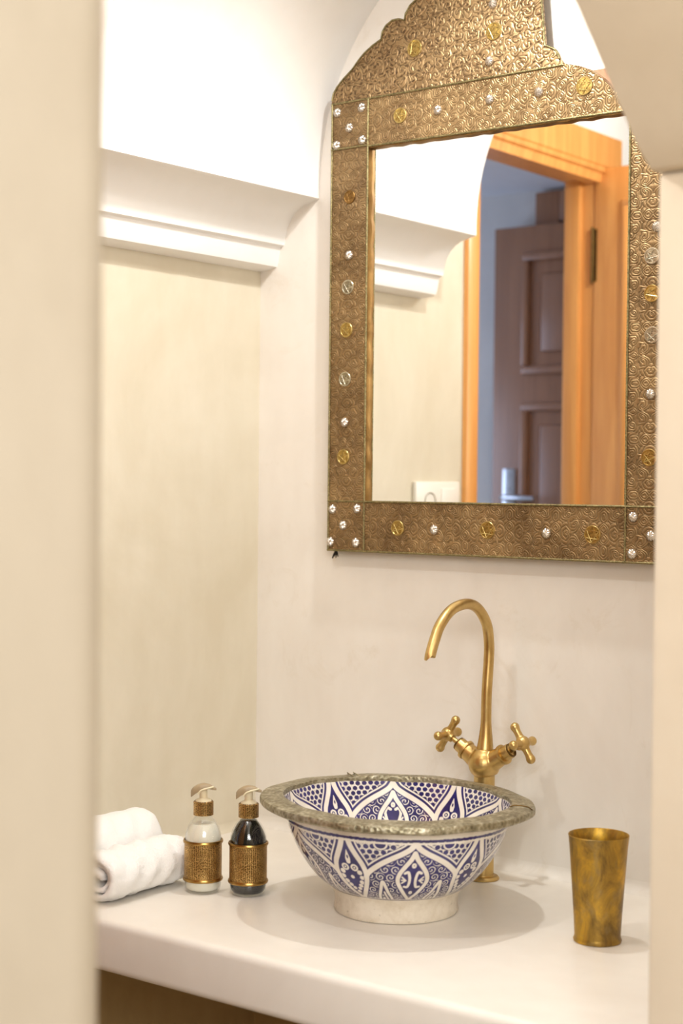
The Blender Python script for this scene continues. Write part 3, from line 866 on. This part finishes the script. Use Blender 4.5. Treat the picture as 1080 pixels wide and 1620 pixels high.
# ------------------------------------------------------------------ wall socket (seen in the mirror)
def socket():
    S = empty('wall_socket', (.0, -.603, .585))
    tag(S, 'white double wall socket plate seen in the mirror beside the door frame', 'socket')
    box('cover_plate', .0, .010, -.080, .080, -.040, .040, 'plastic', S, bev=.003)
    bm = bmesh.new(); Q = Matrix.Translation((.0101, .030, -.002)) @ Matrix.Rotation(PI/2, 4, 'Y')
    add_lathe(bm, [(.0205, 0), (.0205, .0012), (.0185, .0016), (.0175, -.006), (0, -.006)], 32, Q)
    from_bm('outlet_well', bm, 'grey_plastic', S, True, 40)
    box('rocker', .0095, .0125, -.062, -.010, -.026, .026, 'plastic', S, bev=.0015)
socket()

# ------------------------------------------------------------------ mirror
XL, XI, XJ, XO = .183, .2615, .7545, .833
ZB, ZI, ZT, ZS = .503, .589, 1.192, 1.270
MC = .508
YF, YG = -.030, -.020
def mirror():
    R = empty('wall_mirror', (MC, 0, ZB))
    tag(R, 'wall mirror in a studded pressed brass frame with a scalloped crest', 'mirror')
    inv = Matrix.Translation((-MC, 0, -ZB))
    def P(o, par=R):
        o.parent = par
        if par is R: o.matrix_parent_inverse = inv
        return o
    def strip(name, outline, uvf, mat='frame', y0=YF, y1=-.002, bev=.0015):
        """flat pressed panel with the given outline (x, z), thick towards the wall"""
        bm = bmesh.new()
        uvl = bm.loops.layers.uv.new('UVMap')
        va = [bm.verts.new((x, y0, z)) for x, z in outline]; vb = [bm.verts.new((x, y1, z)) for x, z in outline]
        f = bm.faces.new(va); bm.faces.new(vb[::-1]); n = len(va)
        for i in range(n):
            j = (i+1) % n; bm.faces.new((va[i], vb[i], vb[j], va[j]))
        bmesh.ops.recalc_face_normals(bm, faces=bm.faces)
        bmesh.ops.triangulate(bm, faces=[q for q in bm.faces if len(q.verts) > 4])
        for q in bm.faces:
            for lp in q.loops: lp[uvl].uv = uvf(lp.vert.co.x, lp.vert.co.z)
        return P(from_bm(name, bm, mat))
    # backing board behind everything and the silvered glass
    P(box('backing_board', XL+.004, XO-.004, -.012, -.0005, ZB+.004, ZS-.01, 'brown'))
    P(box('mirror_glass', XI-.004, XJ+.006, YG, -.013, ZI-.004, ZT+.004, 'mirror'))
    rect = lambda x0, x1, z0, z1: [(x0, z0), (x1, z0), (x1, z1), (x0, z1)]
    zc = (ZB+ZI)/2; zt = (ZT+ZS)/2; xl = (XL+XI)/2; xr = (XJ+XO)/2
    strip('bottom_rail', rect(XI, XJ, ZB, ZI-.002), lambda x, z: (z-zc, x-MC))
    strip('left_stile', rect(XL, XI, ZI-.002, ZT), lambda x, z: (x-xl, z-.9))
    strip('right_stile', [(XJ, ZI-.002), (XO, ZI-.002), (XO, 1.075), (.822, 1.115), (.806, 1.150), (.786, 1.176), (XJ, 1.188)], lambda x, z: (x-xr, z-.9))
    strip('corner_plate', rect(XL, XI, ZT, ZS), lambda x, z: (x-xl, z-zt+.02))
    strip('corner_plate', rect(XL, XI, ZB, ZI-.002), lambda x, z: (x-xl, z-zc+.02))
    strip('corner_plate', rect(XJ, XO, ZB, ZI-.002), lambda x, z: (x-xr, z-zc+.02))
    top_r = [(XJ, 1.188), (.742, 1.206), (.726, 1.219), (.704, 1.242), (.686, 1.2565), (.664, 1.266), (.640, 1.272)]
    strip('top_rail', [(XI, ZT-.004), (XJ, ZT-.008)] + top_r + [(.61, ZS+.001), (XI, ZS)], lambda x, z: (z-zt, x-MC))
    crest = [(XL, ZS), (XL, 1.276), (.186, 1.288), (.194, 1.299), (.208, 1.311), (.226, 1.324), (.242, 1.340), (.252, 1.3480),
             (.268, 1.3575), (.286, 1.3655), (.2885, 1.377), (.296, 1.387), (.309, 1.3935), (.322, 1.3935), (.3335, 1.390),
             (.336, 1.400), (.345, 1.412), (.360, 1.4215), (.378, 1.426), (.384, 1.440), (.402, 1.458), (.43, 1.468), (.455, 1.468), (.462, 1.462),
             (.470, 1.482), (.49, 1.50), (.508, 1.512), (.526, 1.50), (.546, 1.482), (.554, 1.462), (.575, 1.458), (.588, 1.44), (.596, 1.40), (.600, 1.36), (.6035, 1.325), (.605, 1.306),
             (.612, 1.303), (.618, 1.300), (.6245, 1.296), (.629, 1.289), (.632, 1.281), (.640, 1.272), (.61, ZS+.001)]
    strip('crest', crest, lambda x, z: (x-MC, z-1.3), 'crest', YF, YF+.005)
    # brass lining of the rebate, a strip in front of the glass on each side
    def lining(a, b):
        bm = bmesh.new()
        (x0, z0), (x1, z1) = a, b; L = math.hypot(x1-x0, z1-z0); d = Vector((x1-x0, 0, z1-z0))/L
        nrm = Vector((MC-(x0+x1)/2, 0, .89-(z0+z1)/2)); nrm = (nrm-nrm.dot(d)*d).normalized()
        n = 40; rows = []
        for i in range(n+1):
            p = Vector((x0, 0, z0))+d*L*i/n; k = .0007*math.sin(i*1.7)+.0005*math.sin(i*4.1)
            rows.append([bm.verts.new(p+nrm*q[0]+Vector((0, q[1], 0))) for q in ((-.001, YF+.001), (.0012+k, YF+.0008), (.0022+k, YF+.005), (.0026+k*1.5, YG+.0006), (-.001, YG+.0006))])
        for A, B in zip(rows, rows[1:]):
            for k in range(5): bm.faces.new((A[k], A[(k+1) % 5], B[(k+1) % 5], B[k]))
        bm.faces.new(rows[0]); bm.faces.new(rows[-1][::-1])
        P(from_bm('lining_strip', bm, 'reveal', None, True, 45))
    lining((XI, ZI), (XI, ZT-.004)); lining((XJ, ZI), (XJ, ZT-.008)); lining((XI, ZT-.004), (XJ, ZT-.008)); lining((XI, ZI-.002), (XJ, ZI-.002))
    # braided brass cord along the seams
    def cord(a, b, r=.0021):
        bm = bmesh.new(); A = Vector((a[0], YF-.0004, a[1])); B = Vector((b[0], YF-.0004, b[1])); L = (B-A).length
        n = max(4, int(L/.0022)); pts = [A+(B-A)*i/n for i in range(n+1)]
        add_tube(bm, pts, [r*(1.0 if i % 2 else .72) for i in range(n+1)], 6)
        P(from_bm('brass_cord', bm, 'trim_brass', None, True, 60))
    e = .0018
    for a, b in (((XL+e, ZB), (XL+e, ZS)), ((XI, ZB), (XI, ZT)), ((XJ, ZB), (XJ, ZT-.008)), ((XL, ZB+e), (XO, ZB+e)), ((XL, ZI), (XO, ZI)),
                 ((XL, ZT), (XI, ZT)), ((XI, ZT-.002), (XJ, ZT-.006)), ((XI, ZT), (XI, ZS)), ((XL, ZS), (.638, ZS+.001)), ((XO-e, ZB), (XO-e, 1.072))):
        cord(a, b)
    def edge_cord(pts):
        bm = bmesh.new(); add_tube(bm, [(x, YF-.0004, z) for x, z in pts], .0018, 6)
        P(from_bm('brass_cord', bm, 'trim_brass', None, True, 60))
    edge_cord([(x+(.001 if x < MC else -.001), z) for x, z in crest[1:-2]])
    # studs and coins
    bm = bmesh.new(); n = 24; prof = [(.0086, 0), (.0084, .0014), (.0072, .0034), (.0048, .0050), (.0022, .0057)]
    fl = lambda r, k: r*(1-(.07 if k % 2 else 0)*min(1, r/.004))
    rings = [[bm.verts.new((fl(r, k)*math.cos(2*PI*k/n), -z*(.87 if k % 2 else 1), fl(r, k)*math.sin(2*PI*k/n))) for k in range(n)] for r, z in prof]
    for A, B in zip(rings, rings[1:]):
        for k in range(n): bm.faces.new((A[k], A[(k+1) % n], B[(k+1) % n], B[k]))
    tip = bm.verts.new((0, -.0060, 0))
    for k in range(n): bm.faces.new((rings[-1][k], rings[-1][(k+1) % n], tip))
    bmesh.ops.recalc_face_normals(bm, faces=bm.faces)
    stud_me = bpy.data.meshes.new('stud'); bm.to_mesh(stud_me); bm.free(); stud_me.shade_smooth(); stud_me.set_sharp_from_angle(angle=math.radians(28)); stud_me.materials.append(M['silver'])
    def coin_mesh(points, mat, r=.0130):
        bm = bmesh.new(); Q = Matrix.Rotation(PI/2, 4, 'X')
        add_lathe(bm, [(r, 0), (r, .0012), (r-.0006, .0019), (r-.0016, .0019), (r-.0022, .0010), (0, .0010)], 36, Q)
        for f in bm.faces:
            if f.calc_center_median().xz.length < r-.003: f.material_index = 1
        rr = r-.0022; step = 2
        for k in range(points):
            a0 = PI/2+2*PI*k/points; a1 = PI/2+2*PI*(k+step)/points
            add_tube(bm, [(rr*math.cos(a0), -.0011, rr*math.sin(a0)), (rr*math.cos(a1), -.0011, rr*math.sin(a1))], .0007, 5)
        bmesh.ops.recalc_face_normals(bm, faces=bm.faces)
        me = bpy.data.meshes.new('coin'); bm.to_mesh(me); bm.free(); me.shade_smooth(); me.set_sharp_from_angle(angle=math.radians(40)); me.materials.append(M[mat]); me.materials.append(M['coin_ground_silver' if 'silver' in mat else 'coin_ground']); return me
    gold5, gold6, silv5 = coin_mesh(5, 'gold_coin'), coin_mesh(6, 'gold_coin', .0142), coin_mesh(5, 'silver_coin', .0125)
    dark5 = coin_mesh(5, 'frame', .0115)
    dark5.materials.clear(); dark5.materials.append(M['reveal']); dark5.materials.append(M['frame_dark'])
    def put(name, me, x, z, rot=0, lab=None, y=YF):
        o = bpy.data.objects.new(name, me); COL.objects.link(o); P(o); o.location = (x, y, z); o.rotation_euler = (0, rot, 0)
        if lab: o['label'] = lab
    for i, (x, z) in enumerate(((.196, 1.255), (.248, 1.257), (.222, 1.226), (.250, 1.202), (.195, 1.199), (.404, 1.232), (.504, 1.236), (.595, 1.235), (.503, 1.297), (.508, 1.387),
                 (.224, 1.009), (.218, .724), (.194, .575), (.247, .577), (.217, .548), (.190, .519), (.245, .519), (.406, .545), (.618, .545),
                 (.768, .574), (.767, .518), (.798, .546), (.824, .574), (.824, .518), (.801, 1.007), (.794, .758))):
        put('stud', stud_me, x, z, i*.37)
    gl, sl = 'gold coloured coin', 'silver coloured coin'
    for x, z, me, l in ((.328, 1.233, gold5, gl), (.675, 1.233, gold6, gl), (.356, 1.340, gold6, gl), (.510, 1.343, gold6, gl), (.224, 1.108, dark5, None), (.222, .955, silv5, sl), (.220, .882, gold5, gl),
                        (.218, .798, silv5, sl), (.216, .665, gold5, gl), (.332, .546, gold5, gl), (.509, .547, gold6, gl), (.699, .545, gold6, gl), (.793, .964, silv5, sl), (.794, .908, gold5, gl), (.795, .846, silv5, sl), (.793, .663, gold5, gl)):
        put('coin', me, x, z, random.uniform(0, 1), l)
    # frayed black thread at the lower corner
    bm = bmesh.new()
    for k in range(7):
        a = random.uniform(-1, 1)
        add_tube(bm, [(XL+.012, -.020, ZB+.001), (XL+.012+a*.004, -.021, ZB-.004), (XL+.012+a*.008, -.022-.002*random.random(), ZB-.009-.005*random.random())], [.0018, .0014, .0008], 5)
    o = P(from_bm('thread_tuft', bm, 'black', None, True, 60)); o['label'] = 'frayed black thread'
mirror()
